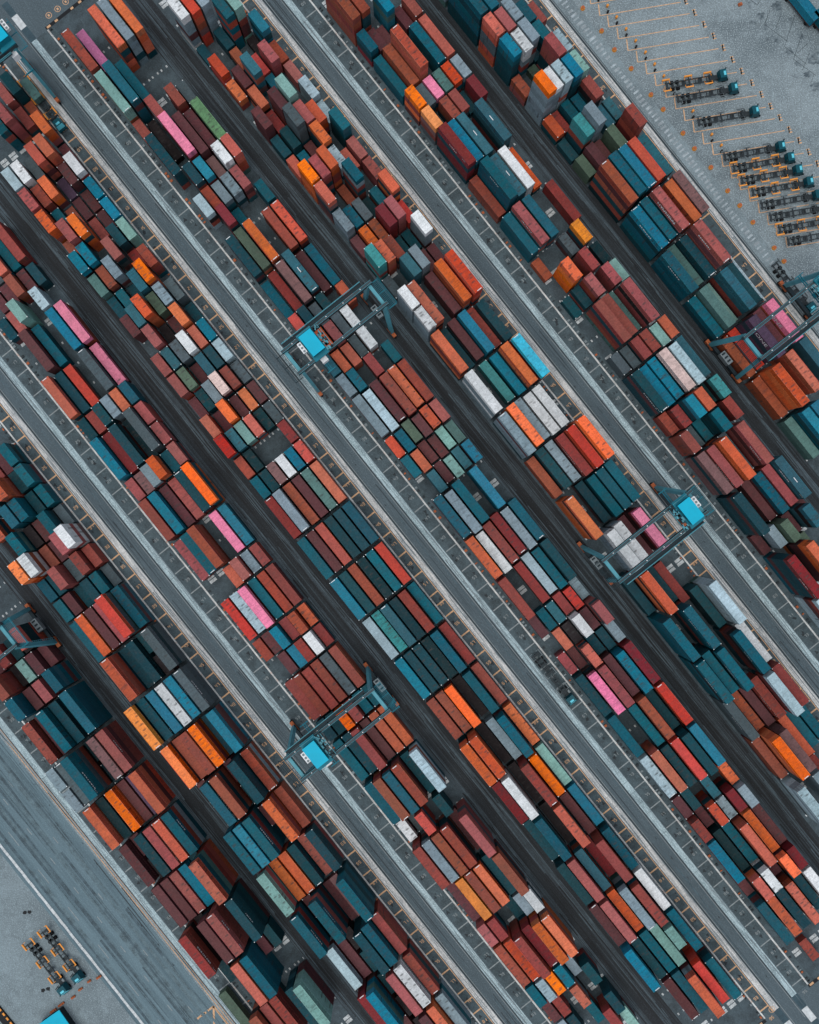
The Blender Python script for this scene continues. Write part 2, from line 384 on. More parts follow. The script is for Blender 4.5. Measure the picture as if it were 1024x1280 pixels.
# ------------------------------------------------------------------ container grid read from the photo: colour, slots long, tiers high, position
GRID = {}
for line in """0a1:R23759.7 G15807 G15838.5 S24885.9 M23948.8 M231011.9 R251074.9 o241205.2
0a2:R15680.7 T15712.4 M22759.7 g25822.7 n23885.9 M231011.9 R231205.4
0a3:R13648.7 M13712.4 T24759.7 T26822.7 X23885.9 t24948.8 r231011.9 M251074.9 S251138.6 R231205.3
0a4:L13680.7 r13712.4 t23759.7 M22885.9 r24948.8 B231011.9 r251074.9 T251138.5
0a5:M13680.7 D21759.7 m24822.7 v22885.9 S24948.8 M221074.9 t241204.9
0a6:S15648.8 M12680.7 T15712.4 T25759.7 r24822.7 S24885.9 T24948.8 S261011.9 t251074.9 L251204.9
1a1:t12338.5 S23447.1 t12494.5 B23541.6 r12588.9 R23636.1 r22699.2 A22792.5 o12839.8 R22917.7 t12964.8 T221012.1 T231075 W121122.1 R241169.2 M221232.1 r131279.4 o231326.6 T131373.7 M121405 G121436.3
1a2:M12306.4 r12337.7 M23384.8 t22447.7 R12494.8 C22541.9 m12589.3 B23636.4 T23699.2 H22792.3 M12839.4 M12870.7 R23917.8 t12965.2 t221012.2 o241075.1 g111122.2 G241169.7 Y231234.4 R131281.4 A231328.5 H131375.7 R121407.2 t121438.6
1a3:g12275.5 M12306.8 L14338.2 T22385.3 A22448.1 t13495.2 t23542.3 G13589.3 M22636.4 o24699.5 S12746.5 P23793.6 B13840.6 B12871.9 R23919 X13966.1 R231013.2 T241076 A141123.1 o241170.2 o231234.4 R241328.4 X131375.7
1a4:S23259.1 o13306.8 G13494.2 n21541.6 O14588.9 r22636.1 r13745.3 T22792.4 R12839.5 R13871.1 R23918.2 R13965.2 M221012.3 o241075.2 R241169.7 O231234.4 t111281.4 C231328.5 B131375.7 S131407.2 T121438.7
1a5:T22259.1 M12306.2 H13337.5 B23384.6 g23447.5 S13494.5 g24541.6 T12588.7 t23635.8 P22698.6 G12745.7 o22793 o13840.1 W13871.3 g23918.4 T12965.4 S221012.5 t221075.3 t131122.4 M211169.9 t221234.4 G121281.4 O241328.5 G121375.8 R131454.1
1a6:R23259.1 t12306.8 P23384.6 P22447.4 T13494.5 r13525.8 r13557.1 r13588.4 X24635.8 B22698.7 R12745.8 R22792.8 S12839.9 R12871.2 o23918.3 T12965.4 S221012.4 H241075.3 r251169.7 o241234.3 W131281.4 O241328.8 t131393.9 t131438.6 L121470.7
1b1:S13525.2 X15587.6 T12619 T12650.4 T22697.9 Y25823.2 X24886.4 T251011.9 L251075 T251138.5 H231202.4 C241265.6
1b2:T14556.2 W15587.6 t12619.2 M12650.4 O23697.5 S25760.4 t24823.3 o23886.5 T25949.4 B251012.3 O231075.3 M221202.4 B251265.6
1b3:T14525 D12556.3 o12587.7 r14619 t11650.4 M23697.5 t22760.6 B24823.5 o24886.5 o25949.4 T251012.3 O231075.3 T251138.5
1b4:R12462.8 S15494.2 T14525.7 M12557.1 g12619 t12650.4 r23697.7 t23760.6 W24823.7 X24886.6 t231075 M211141.6 t241204.6 r241267.7 M241330.6
1b5:M12463.5 t12525 T13556.3 r14587.7 R13619.2 T12650.6 A25697.9 B24823.2 t22886.2 t25949 O241012.1 R221075 m221138.5 T241202.4 W241265.3 O241328.4
1b6:T13462.5 T13493.9 T12525.2 g11556.6 W15587.9 R12619.3 g11650.6 T23697.7 g24760.8 g24823.7 B24886.5 o23949.4 o221012.2 t231075 T251138.5 R231202.4 R231265.3 G231328.4
2a1:o24141 L24204.2 R12251.3 t24300.8 H14379 t23451.7 T21514.8 A14561.9 b13620.6 G13651.9 G23699 A12746.4 T13777.7 T26854.6 O24917.8 R24980.7 M121027.8 r121084.9 t231132 T231194.9 H231257.7 M131304.8 R141336.1 B241383.5 M121430.6 T241477.7
2a2:V23144.9 T25208 D21271 t14341.1 o13372.5 C14403.8 e23450.8 C22513.6 t14560.6 O13591.8 O12623 T13654.3 H23701.4 T13748.5 S13779.8 b13811.2 G26858.5 W23921.4 T121026.5 S121057.8 M111089.3 P241136.4 S241255.9 t131303 M121334.3 n231381.6 S151428.7 S241475.8 R111551.2
2a3:T23202.5 R14249.6 P25296.7 B14343.8 G13375.1 T11406.4 O24453.8 m24516.6 g13563.7 r14595 S13626.4 M23697.5 e13744.6 M12775.9 M12807.2 T26854.3 R23917.1 R22980 b121027.1 D121058.7 S141090 r241137.1 T231199.9 t231262.8 A141332.9 T231380.1 W151427.4 t241474.6
2a4:O25146.4 M24300.6 m13348 G14379.4 b24511.7 t13558.7 g13590 g12621.3 R13652.6 R24699.9 M13747 M12778.3 L12809.6 C23914.1 H22976.8 R121023.9 W141055.2 t121086.5 M231133.6 o241196.5 A241259.4 b131306.5 G131338.1 S251385.2 M121432.3 S241479.4
2a5:G25146.4 R14253.7 M23300.8 W15348.1 r14379.4 o23452.6 M22515.7 W13590.2 W13621.7 O23697.5 O13744.6 L12775.9 b12807.2 B24854.3 G23917.1 T22980 A121027.1 M121058.6 t121090 B241137.1 t221199.9 t241262.8 C141333 O241380.2 X151427.5 t231474.6
2a6:O25146.4 g13253.8 E24301 S15348.3 T13405.8 A23452.9 T22516.1 S13563.2 T12651.7 R23698.9 r13745.9 l12777.5 B13808.8 T23914.1 t23976.8 G111023.9 r151055.2 G131086.5 C241133.8 A241196.7 B241259.5 O131306.6 G141337.9 M231384.9 C141432 W241479.1
2b1:H14211.4 r14242.9 O14276.1 o11307.4 B14338.7 l13370.3 t12401.5 M13432.8 r13493.3 r13524.8 M11556.5 S13588.3 A14619.8 o12651.1 T12682.4 C23729.5 T23792.4 B23855.5 H22918.4 B22981.2 o221044.1 O241108 C231170.8 t221233.7 t231296.8 M231359.6 B241422.5
2b2:W14211.4 R13242.8 T12274.4 r15305.7 B14337 o13368.4 T12399.9 b14431.2 r14462.5 b13493.8 e13525.2 t12556.5 M11588.3 b13619.8 n12651.1 t12682.4 G24729.5 M23792.4 t23855.5 q22918.3 t22981.2 o221044.1 O241107.5 W241170.4 T241233.5 r241296.4 r241359.4 t231422.2 M231485.1
2b3:T14148.7 g13211.4 O14246 o11277.6 X15308.9 G14368.3 t11399.6 O15430.9 D11462.4 g13493.7 M11525 G13556.5 X14588.3 L13619.8 m13682.5 o23729.5 S23792.4 o23855.5 b23918.3 t22981.1 X231044 D211107.5 D211170.4 D211233.5 b231296.4 O231359.3 T231422.2 T231485
2b4:r15148.7 S15211.4 v11242.9 M11274.4 R11306.1 r14349.8 b14399.5 e13430.8 M11462.1 W14493.7 b13525 K14556.5 M12588.3 S13619.8 W13682.5 M23729.5 t23792.4 n23855.5 n23918.3 n22981.1 D211044 G221108.3 R241172.1 S241234.9 C211297.8 G241360.9 L231423.8 S251486.6
2b5:r13117.4 R12148.8 S15210.4 M13241.7 M11272.9 M11304.5 t13335.8 R11367.1 X15399.4 G14430.7 O14462.1 S13493.6 t13525 R13556.6 O12588.3 n12619.8 B13682.5 l23729.5 t23792.4 T23855.5 R23918.3 T23981.1 T231044 T241108.4 X231172.6 M221235.8 R241299 R241367 L141416.3 A241484.4
2b6:t13112.3 o11143.8 O14180 M11211.4 W14242.8 B13274.4 B13306.1 L13337.6 R14383.6 g13430.7 t11462 B13493.5 H13524.8 g12556.6 M12588.3 g12619.8 R13651.1 A13682.4 S23729.5 T23792.4 A23855.5 T22918.3 R22981.2 R221044.1 O221108.1 L221170.9 B221233.7 T231296.9 W231359.7 T231422.5 T231497.7
3a1:o25294.3 T13341.4 T22388.4 X14435.5 Y14466.7 C25514.1 R22576.9 T23639.7 o11686.8 t11746.7 g12838.2 t24885.3 R12932.3 R14963.6 m241010.7 t251073.8 M111120.9 C261167.9 H251230.8
3a2:o25295.2 M12342.3 o23389.7 g13436.9 B24513.1 T25576 r24639.1 X15714 t12745.3 R25792.4 g12839.5 B23886.6 R13933.9 g12965.2 r241012.3 G131119.8
3a3:M11341.2 S25388.3 P13435.4 o13466.9 b24514 b24576.9 T24639.8 r14744.5 R24791.6 R13838.7 B23885.7 B15932.8 T12964.1 O251011.4 M221074.3 e141121.4 O261168.5
3a4:B14321.3 M11352.8 l13435.6 R13466.9 W24576.2 g12684.3 R14715.9 l22791.3 R13838.4 K24885.5 S15932.6 T15964.1 g221011.2 T231074.1 M121121.2 e121152.5
3a5:M12341.4 T23388.5 A13435.6 t11467.2 b24514.3 O22577.2 Y14684.6 r13745.9 r25793 L13840.3 H24887.4 r251009.9 r231073 b151120.2
3a6:R13341.6 S23388.7 G13436.1 C13467.5 R22638.3 n11715.4 L12746.9 S13839 b23886 q14933.4 R13964.7 b241072.7 M111120
3b1:W16189.7 t11221 A13252.6 O12284 M14340.2 t12371.6 S12402.9 X16434.2 S16465.5 G14496.8 M12528.1 q16559.7 g12591 W16622.3 W16653.6 O25700.7 W26763.5 G26826.4 o22889.3 O26952.2 t221072.1 T261135.1 T261198.2 g241261.1 o231324 H261387.6
3b2:A16193 M13280.8 S13312.1 R12343.5 t13375 T12406.3 r16437.6 T13496.9 O13528.5 S15559.8 S25636.8 t22699.9 X26823.8 t23886.7 W261012.7 O261075.6 T251197 o231259.9 X261323.1
3b3:G16193 t12224.5 o12256 b15287.4 M15339.8 g16371.3 M12402.7 O16434.6 o11465.9 g13497.2 o13528.8 R14560 b15591.3 M23698.2 q22761 G24823.9 G23886.8 t22949.6 W251012.4 t231075.2 T261138.4 T261201.2 M231264 m251326.9 G251389.8
3b4:T16221.7 A12276.9 T12308.2 L16339.5 r15370.8 O15402.1 H14433.4 T16464.7 n11495.9 C15527.5 t11558.8 G15590.1 M23637.1 B24699.9 B23762.8 W24825.6 R24888.5 T23951.4 M221014.3 R221086.8 R241260 O231323.2 R221387.7
3b5:L16220 D11251.4 r14283 O14374.6 S12436.1 T12495.4 r15526.7 t11558.1 M11589.4 O25636.7 R22699.6 O25762.5 W24825.4 A25888.3 T23951.2 P251014.1 t231134.2 T261197.3 H261260.3 T221323.2
3b6:B14247.2 o12278.6 r12309.9 H13341.2 H12372.4 T15403.7 r13434.9 r13466.2 O15497.5 A12528.9 W15560.2 M11591.5 A26638.8 t23701.7 Z26764.6 X26886.7 T23950.1 H261134.2 W241197.4 R251260.3 T221323.3
4b1:R26325.3 T26388.2 S16435.1 B16466.4 o12497.7 X17529 O12560.3 t11591.5 e12622.8 o26670.2 B25733 T24795.8 T22858.7 o22921.6 o22984.5 l221047.8
4b2:T26391.3 r16438.4 W16469.9 W16527.3 R11558.6 q15589.9 M13621.2 T26668.2 T25731.3 l23794.2 l23857 A22919.8 O25982.7 B241047.7
4b3:G16433.7 G16465 e11496.4 H16527.7 T12558.9 G16590.2 M12621.8 B26668.8 r26731.7 t24794.5 L21857.4 V25920.3 B241047.7
4b4:t11466.9 r16498.2 B16529.7 T12561 e14622 A26669.1 r26792.3 b24855.3 M24918.4 S24981.3
4b5:T13432.8 T13464.2 H15495.5 L15527.1 R14558.5 b12589.8 n11621.1 O24731.6 t23855.2 P25918.3
4b6:R12438.4 b12588.1 R15619.4 b23666.5 m24729.4 g23792.5 H21855.4 g21918.2 b23981.1""".strip().split('\n'):
    k, r = line.split(':')
    GRID[k] = [(q[0], int(q[1]), int(q[2]), float(q[3:])) for q in r.split()]
BASE = {'0a': -561+37+1.2, '1b': -309.6-96.5+1.2, '1a': -281+37+.4, '2b': -26.8-96.5+1.0, '2a': 1.5+37-1.0, '3b': 252.4-96.5+1.5, '3a': 281+37-.8, '4b': 533-96.5-2.0}
PIT = 13.9
BN = {'0a': 'first', '1b': 'second', '1a': 'third', '2b': 'fourth', '2a': 'fifth', '3b': 'sixth', '3a': 'seventh', '4b': 'eighth'}
# pale corner pads at the bay centres and bay ends
for b in BASE:
    for r in range(1, 7):
        v_ = BASE[b]+(r-1)*PIT
        for n in range(1, 47):
            s_ = 100+PITCH*n
            near = [q for q in GRID[b+str(r)] if abs(q[3]-s_) < q[1]*PITCH/2+7]
            if len(near) > 1 or any(abs(q[3]-s_) < q[1]*PITCH/2-6 for q in near): continue
            if (n + (b in ('0a', '1b', '3b', '3a'))) % 2 == 0 and random.random() < .8:
                Q(pads, s_-4.6, s_-.6, v_-4.8, v_+4.8, .006); Q(pads, s_+.4, s_+4.4, v_-4.8, v_+4.8, .006)
            else:
                for q_ in (-5, 3.2): Q(pads, s_-1.6, s_+1.4, v_+q_, v_+q_+2, .006)
structure('corner_pad', pads, GM['pad'])

# ------------------------------------------------------------------ containers
TIER = 2.62; GAP = .0
def corr_body(L, Wd, Hh):       # corrugated long walls, flat roof with side rails, recessed front end
    mb = MB(); hw = Wd/2; hl = L/2; d = .05; rail = .12
    # floor / roof plates
    mb.box(-hl, hl, -hw, hw, 0, .16); 
    n = int(L/.62); st = (L-.4)/n
    prof = []
    for i in range(n):
        x = -hl+.2+i*st
        prof += [(x, 0), (x+st*.32, 0), (x+st*.5, d), (x+st*.82, d)]
    prof.append((hl-.2, 0))
    k = len(mb.v)
    for sgn in (1, -1):
        k = len(mb.v)
        for (x, q) in prof:
            mb.v += [(x, sgn*(hw-.01-q), .16), (x, sgn*(hw-.01-q), Hh-rail)]
        for i in range(len(prof)-1):
            f = (k+2*i, k+2*i+2, k+2*i+3, k+2*i+1)
            mb.f.append(f if sgn < 0 else f[::-1]); mb.m.append(0)
    mb.box(-hl, hl, hw-.1, hw, Hh-rail, Hh); mb.box(-hl, hl, -hw, -hw+.1, Hh-rail, Hh)
    mb.box(-hl, -hl+.2, -hw, hw, .16, Hh-rail); mb.box(hl-.2, hl, -hw, hw, .16, Hh-rail)
    mb.box(-hl, hl, -hw+.1, hw-.1, Hh-rail, Hh-.03)
    return mb
LEN = {1: 5.86, 2: 11.9}; WID = 2.34; HT = 2.59
body_me = {L: corr_body(LEN[L], WID, HT).mesh('container_body', [PAINT['R']]) for L in (1, 2)}
def door_mb(L):
    x = LEN[L]/2; mb = MB()
    mb.box(x, x+.05, -1.16, -.02, .14, HT-.1); mb.box(x, x+.05, .02, 1.16, .14, HT-.1)
    for y in (-.85, -.35, .35, .85): mb.cyl((x+.08, y, HT/2), .03, HT-.3, 'z', 6, 1)
    return mb
door_me = {L: door_mb(L).mesh('door', [PAINT['R'], MAT['brown']]) for L in (1, 2)}
cast_me = MB().box(-.1, .1, -.08, .08, -.11, .012).mesh('corner_casting', [MAT['cast']])
head_me = MB().box(-.09, .09, -.62, .62, 0, .02).mesh('door_header', [MAT['gasket']])

# low boxes added to the two lower left blocks, coloured dark as shaded gaps
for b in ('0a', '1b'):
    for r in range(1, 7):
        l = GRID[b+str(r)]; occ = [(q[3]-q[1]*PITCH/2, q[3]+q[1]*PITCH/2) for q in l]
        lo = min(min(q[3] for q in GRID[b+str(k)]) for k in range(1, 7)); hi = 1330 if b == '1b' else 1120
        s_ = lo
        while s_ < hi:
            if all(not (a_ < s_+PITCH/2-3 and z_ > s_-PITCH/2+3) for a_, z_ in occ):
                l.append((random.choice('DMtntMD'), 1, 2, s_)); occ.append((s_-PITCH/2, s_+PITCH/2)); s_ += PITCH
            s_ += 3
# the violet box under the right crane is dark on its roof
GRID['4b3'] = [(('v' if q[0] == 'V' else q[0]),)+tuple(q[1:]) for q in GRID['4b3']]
cells = []
for k, l in GRID.items():
    b, r = k[:2], int(k[2])
    v_ = BASE[b]+(r-1)*PIT
    for i, (c, L, T, s_) in enumerate(l):
        w_ = W(s_, v_)
        kk = H/(H-TIER*T)
        px = 512+(CU*s_+DU*v_-512)*kk; py = 640+(DU*s_-CU*v_-640)*kk
        inn = -10 < px < 1034 and -10 < py < 1290
        cells.append(dict(b=b, r=r, c=c, L=L, T=T, s=s_, v=v_, k=kk, px=px, py=py, inn=inn, i=i))
cells.sort(key=lambda e: (-(e['inn']), -e['L'], -e['k']))
ind = cells[:300]; rest = cells[300:]
indset = set(id(e) for e in ind)
def neigh(e, dr):
    k = e['b']+str(e['r']+dr)
    best = None
    for q in cells:
        if q['b'] == e['b'] and q['r'] == e['r']+dr and abs(q['s']-e['s']) < 22: best = q
    return best
ORD = ['', 'first', 'second', 'third', 'fourth', 'fifth', 'sixth', 'seventh', 'eighth', 'ninth', 'tenth', 'eleventh', 'twelfth', 'thirteenth', 'fourteenth', 'fifteenth', 'sixteenth', 'seventeenth', 'eighteenth', 'nineteenth', 'twentieth', 'twenty-first', 'twenty-second', 'twenty-third', 'twenty-fourth', 'twenty-fifth', 'twenty-sixth']
def mk_label(e):
    nm = COLS[e['c']][0]
    a, c_ = neigh(e, -1), neigh(e, 1)
    hs = lambda q: COLS[q['c']][0]
    if a and c_: m = 'between %s and %s ones' % (hs(a), hs(c_))
    elif a: m = 'beside %s one, clear on its right' % hs(a)
    elif c_: m = 'beside %s one, clear on its left' % hs(c_)
    else: m = 'alone across its row'
    return '%s long container %s, %s block' % (nm, m, BN[e['b']])
labs = {}
for e in ind:
    e['lab'] = mk_label(e)
    if len(e['lab'].split()) < 14: e['lab'] += ' from lower left'
    labs.setdefault(e['lab'], []).append(e)
for lb, es in labs.items():
    if len(es) > 1 or len(lb.split()) > 16:
        for e in es:
            row = sorted([q for q in ind if q['b'] == e['b'] and q['r'] == e['r'] and q['c'] == e['c']], key=lambda q: q['s'])
            o_ = row.index(e)+1
            e['lab'] = '%s %s long container from the top in row %s of the %s block from lower left' % (ORD[o_], COLS[e['c']][0], ['', 'one', 'two', 'three', 'four', 'five', 'six'][e['r']], BN[e['b']])
            if len(e['lab'].split()) > 16:
                e['lab'] = '%s %s long container from the top in row %s of the %s block' % (ORD[o_], COLS[e['c']][0], ['', 'one', 'two', 'three', 'four', 'five', 'six'][e['r']], BN[e['b']])
def objmat(o, i, m):
    o.material_slots[i].link = 'OBJECT'; o.material_slots[i].material = m
MARK = MB().box(-.09, .09, -.75, .75, 0, .012)
mark_me = MARK.mesh('roof_number_plate', [MAT['letter']])
for e in ind:
    z = (e['T']-1)*TIER
    root = empty('shipping_container', W(e['s'], e['v'], z), TH)
    tag(root, e['lab'], 'shipping container', 'shipping containers stacked in the yard')
    m = PAINT[e['c']]; L = e['L']
    bo = bpy.data.objects.new('body', body_me[L]); col.objects.link(bo); bo.parent = root; objmat(bo, 0, m)
    dd = bpy.data.objects.new('door', door_me[L]); col.objects.link(dd); dd.parent = root; objmat(dd, 0, m)
    flip = random.random() < .5
    if flip: dd.rotation_euler = (0, 0, PI)
    hl = LEN[L]/2; bright = random.random() < .22
    for sx in (-1, 1):
        for sy in (-1, 1):
            ca = bpy.data.objects.new('corner_casting', cast_me); col.objects.link(ca); ca.parent = root
            if not bright: objmat(ca, 0, m)
            ca.location = (sx*(hl-.1), sy*(WID/2-.08), HT)
    if random.random() < .26:
        hd = bpy.data.objects.new('door_header', head_me); col.objects.link(hd); hd.parent = root
        hd.location = ((-1 if flip else 1)*(hl-.16), random.uniform(-.2, .2), HT)
    if e['c'] == 'b' and e['b'] in ('3a', '2a'):
        mk = bpy.data.objects.new('roof_number_plate', mark_me); col.objects.link(mk); mk.parent = root
        mk.location = (random.uniform(-1, 1), random.uniform(-.3, .3), HT); mk.rotation_euler = (0, 0, PI/2)
    e['root'] = root

# all the containers that show smaller or lie under the top ones: one heap
keys = list(COLS); ki = {k: i for i, k in enumerate(keys)}
POOL = 'RRRRrooSTTTtttttntbGgMMMMMmCtnDDtlMR'
rows = dict(v=[], f=[], m=[])
def push(mb, s_, v_, z, mi, full):
    src = stuff_src[full]
    n = len(rows['v']); ox, oy = m_(s_), m_(v_)
    rows['v'] += [(x+ox, y+oy, q+z) for x, y, q in src.v]
    rows['f'] += [tuple(i+n for i in f) for f in src.f]; rows['m'] += [mi]*len(src.f)
def simple(L): return MB().box(-LEN[L]/2, LEN[L]/2, -1.17, 1.17, 0, HT)
stuff_src = {(1, 0): simple(1), (2, 0): simple(2)}
def cast_ring(L):
    mb = MB(); hl = LEN[L]/2
    for sx in (-1, 1):
        for sy in (-1, 1):
            x = sx*(hl-.1); y = sy*(WID/2-.08); mb.box(x-.12, x+.12, y-.1, y+.1, HT-.1, HT+.012)
    return mb
cr = {L: cast_ring(L) for L in (1, 2)}
castv = []
for e in cells:
    rr = random.Random(int(e['s']*7+e['v']*13))
    top = e['T'] if id(e) not in indset else e['T']-1
    for t_ in range(1, top+1):
        if t_ == e['T']: c = e['c']
        else:
            c = e['c'] if (rr.random() < .55 and e['c'] not in 'PVKYZE') else rr.choice(POOL)
            if e['c'] in 'X' and e['b'] == '3b' : c = 'O'
            if e['c'] in 'X' and e['b'] == '4b' : c = rr.choice('GHG')
            if e['c'] in 'WG' and e['b'] in ('3b', '4b') and rr.random() < .75: c = 'G'
            if e['b'] == '4b' and e['c'] in 'TB' : c = 't' if rr.random() < .7 else 'T'
        push(None, e['s'], e['v'], (t_-1)*TIER, ki[c], (e['L'], 0))
        if t_ == e['T']:
            src = cr[e['L']]; n = len(rows['v']); ox, oy = m_(e['s']), m_(e['v'])
            rows['v'] += [(x+ox, y+oy, q+(t_-1)*TIER) for x, y, q in src.v]
            rows['f'] += [tuple(i+n for i in f) for f in src.f]; rows['m'] += [len(keys) if rr.random() < .15 else ki[e['c']]]*len(src.f)
me = bpy.data.meshes.new('stacked_containers'); me.from_pydata(rows['v'], [], rows['f'])
for k in keys: me.materials.append(PAINT[k])
me.materials.append(MAT['cast'])
me.polygons.foreach_set('material_index', rows['m']); me.update()
so = bpy.data.objects.new('stacked_containers', me); col.objects.link(so); so.location = ORG; so.rotation_euler = (0, 0, TH)
tag(so, 'the smaller and lower containers filling the stacks', 'containers', kind='stuff')

# rows of small white marks on exposed walls, too small to read
def wall_marks(e, side, rg):
    mb = MB(); x = rg.uniform(-3.5, .5); z0 = rg.choice((.9, 1.1, 1.3)); hgt = rg.choice((.32, .45, .6))
    n = rg.randint(5, 9)
    for q in range(n):
        w_ = rg.uniform(.22, .5); y = side*(WID/2+.012)
        mb.box(x, x+w_, min(y, y+side*.01), max(y, y+side*.01), z0, z0+hgt*rg.uniform(.75, 1)); x += w_+rg.uniform(.14, .3)
    if rg.random() < .5:
        x = rg.uniform(3.4, 4.6)
        for q in range(3): mb.box(x+q*.42, x+q*.42+.26, min(side*(WID/2+.012), side*(WID/2+.022)), max(side*(WID/2+.012), side*(WID/2+.022)), 1.9, 2.1)
    mb.build('lettering', MAT['letter'], e['root'])
rgm = random.Random(21)
for e in ind:
    if e['L'] == 2 and e['T'] >= 4 and e['c'] in 'TtBbgCRMrnv':
        if e['b'] in ('4b', '3a', '3b') and rgm.random() < .5 and e['c'] not in 'P': wall_marks(e, -1, rgm)
        elif e['b'] in ('0a', '1b') and rgm.random() < .5: wall_marks(e, 1, rgm)
# lettering on a few walls that face the camera's foot point
def lettering(e, text, size, side=-1, x=0, z=1.0, mat=None):
    cu = bpy.data.curves.new('lettering', 'FONT'); cu.body = text; cu.size = size; cu.align_x = 'CENTER'; cu.extrude = .004
    o = bpy.data.objects.new('lettering', cu); col.objects.link(o)
    dg = bpy.context.evaluated_depsgraph_get(); me_ = bpy.data.meshes.new_from_object(o.evaluated_get(dg))
    bpy.data.objects.remove(o); me_.materials.clear(); me_.materials.append(mat or MAT['letter'])
    o = bpy.data.objects.new('lettering', me_); col.objects.link(o); o.parent = e['root']
    o.location = (x, side*(WID/2+.012), z)
    o.rotation_euler = (PI/2, 0, 0) if side < 0 else (PI/2, 0, PI)
    return o
def find(b, r, c, px, py):
    l = [e for e in ind if e['b'] == b and e['c'] == c and (r is None or e['r'] == r)]
    return min(l, key=lambda e: (e['px']-px)**2+(e['py']-py)**2) if l else None
e = find('4b', None, 'P', 976, 395);  e and lettering(e, 'ONE', 2.1, x=-1.0, z=.5)
e = find('4b', None, 'v', 951, 416);  e and lettering(e, 'ONE', 2.1, x=0, z=.5)
e = find('4b', None, 'r', 837, 262);  e and lettering(e, 'HYUNDAI', 1.5, x=.2, z=.8)

# ------------------------------------------------------------------ rubber-tyred gantry cranes
def crane(sc_, vl, vr, troll, label, flip=False):
    root = empty('gantry_crane', W(sc_-1, (vl+vr)/2+5), TH)
    tag(root, label, 'gantry crane', 'blue gantry cranes straddling the stacks')
    hw = m_(vr-vl)/2; HZ = 23.0; gx = 3.1; fx = 5.4
    for sx in (-1, 1):
        g = MB(); g.box(sx*gx-.36, sx*gx+.36, -hw-1.2, hw+1.2, HZ, HZ+1.6)
        go_ = g.build('girder', MAT['crane_deck'], root)
        r_ = MB()
        for q in (-1, 1): r_.box(sx*gx+q*.33-.03, sx*gx+q*.33+.03, -hw-1.2, hw+1.2, HZ+1.6, HZ+1.75)
        r_.build('rail', MAT['crane_blue'], go_)
        lb = MB()
        for q in range(5): lb.cyl((sx*gx, -hw+2+q*(2*hw-4)/4, HZ+1.75), .13, .3, 'z', 8)
        lb.build('lamp', MAT['white'], go_)
    # outer walkway with handrails
    sxw = 1 if flip else -1
    wk = MB(); x0 = sxw*(gx+.6); x1 = sxw*(gx+1.5)
    wk.box(min(x0, x1), max(x0, x1), -hw, hw-1, HZ+.9, HZ+1.0)
    wk.build('walkway', MAT['crane_dark'], root)
    hr = MB()
    for zz in (1.5, 2.0): hr.bar((x1, -hw, HZ+zz), (x1, hw-1, HZ+zz), .1)
    n = 9
    for i in range(n+1):
        y = -hw+i*(2*hw-1)/n; hr.bar((x1, y, HZ+1.0), (x1, y, HZ+2.0), .08)
    hr.build('handrail', MAT['crane_blue'], root)
    for sy in (-1, 1):
        for sx in (-1, 1):
            MB().bar((sx*gx, sy*(hw+.1), HZ+.2), (sx*fx, sy*hw, 2.3), .8, 1.05).build('leg', MAT['crane_blue'], root)
            # bogie: frame with two wheels
            bg = MB().box(sx*fx-1.5, sx*fx+1.5, sy*hw-.45, sy*hw+.45, 1.1, 2.0).build('bogie', MAT['rust'], root)
            for q in (-1, 1):
                wh = MB(); wh.cyl((sx*fx+q*1.0, sy*hw, .75), .75, .55, 'y', 16)
                w2 = wh.build('wheel', MAT['rubber'], bg)
                hb = MB(); hb.cyl((sx*fx+q*1.0, sy*hw+sy*.3, .75), .36, .12, 'y', 12)
                hb.cyl((sx*fx+q*1.0, sy*hw, 1.62), .5, .3, 'y', 12)
                hb.build('hub', MAT['rust'], bg)
        MB().box(-fx-.4, fx+.4, sy*hw-.4, sy*hw+.4, 2.0, 3.0).build('sill_beam', MAT['crane_dark'], root)
        MB().box(-gx-.3, gx+.3, sy*(hw+.4)-.4, sy*(hw+.4)+.4, HZ-.6, HZ+.4).build('cross_beam', MAT['crane_blue'], root)
        pf = MB()
        for q in range(7): pf.bar((-gx-.2, sy*(hw+.9+q*.32), HZ-.7), (gx+1.2, sy*(hw+.9+q*.32), HZ-.7), .09)
        for q in (-gx, 0, gx+1.0): pf.bar((q, sy*(hw+.8), HZ-.75), (q, sy*(hw+3.0), HZ-.75), .14)
        pf.bar((-gx-.2, sy*(hw+3.0), HZ+.3), (gx+1.2, sy*(hw+3.0), HZ+.3), .1)
        pf.build('service_platform', MAT['crane_teal'] if sy > 0 else MAT['crane_dark'], root)
    # ladder and diesel set on the sill
    ld = MB()
    for q in (-.3, .3): ld.bar((gx+q, hw+.9, HZ), (fx-.8+q, hw+.7, 3), .07)
    for q in range(18):
        f = q/18; ld.bar((gx-.3+f*(fx-.8-gx), hw+.9-.2*f, HZ-20*f), (gx+.3+f*(fx-.8-gx), hw+.9-.2*f, HZ-20*f), .06)
    ld.build('ladder', MAT['crane_blue'], root)
    sd = -1 if flip else 1
    eh = MB().box(-2.2, 1.3, sd*hw-.75, sd*hw+.75, 3.0, 5.0).build('power_house', MAT['chassis_grey'], root)
    vt = MB()
    for q in range(3): vt.box(-1.9+q*1.1, -1.5+q*1.1, sd*hw-.45, sd*hw+.45, 5.0, 5.2)
    vt.build('vent', MAT['crane_dark'], eh)
    # trolley with its cyan house
    ty = m_(troll)
    tb = MB().box(-gx-.7, gx+.7, ty-2.0, ty+2.0, HZ+1.9, HZ+2.3).build('trolley_frame', MAT['crane_teal'], root)
    hs = MB().box(-2.7, 2.7, ty-1.6, ty+1.6, HZ+2.3, HZ+4.2).build('machinery_house', MAT['crane_teal'], root)
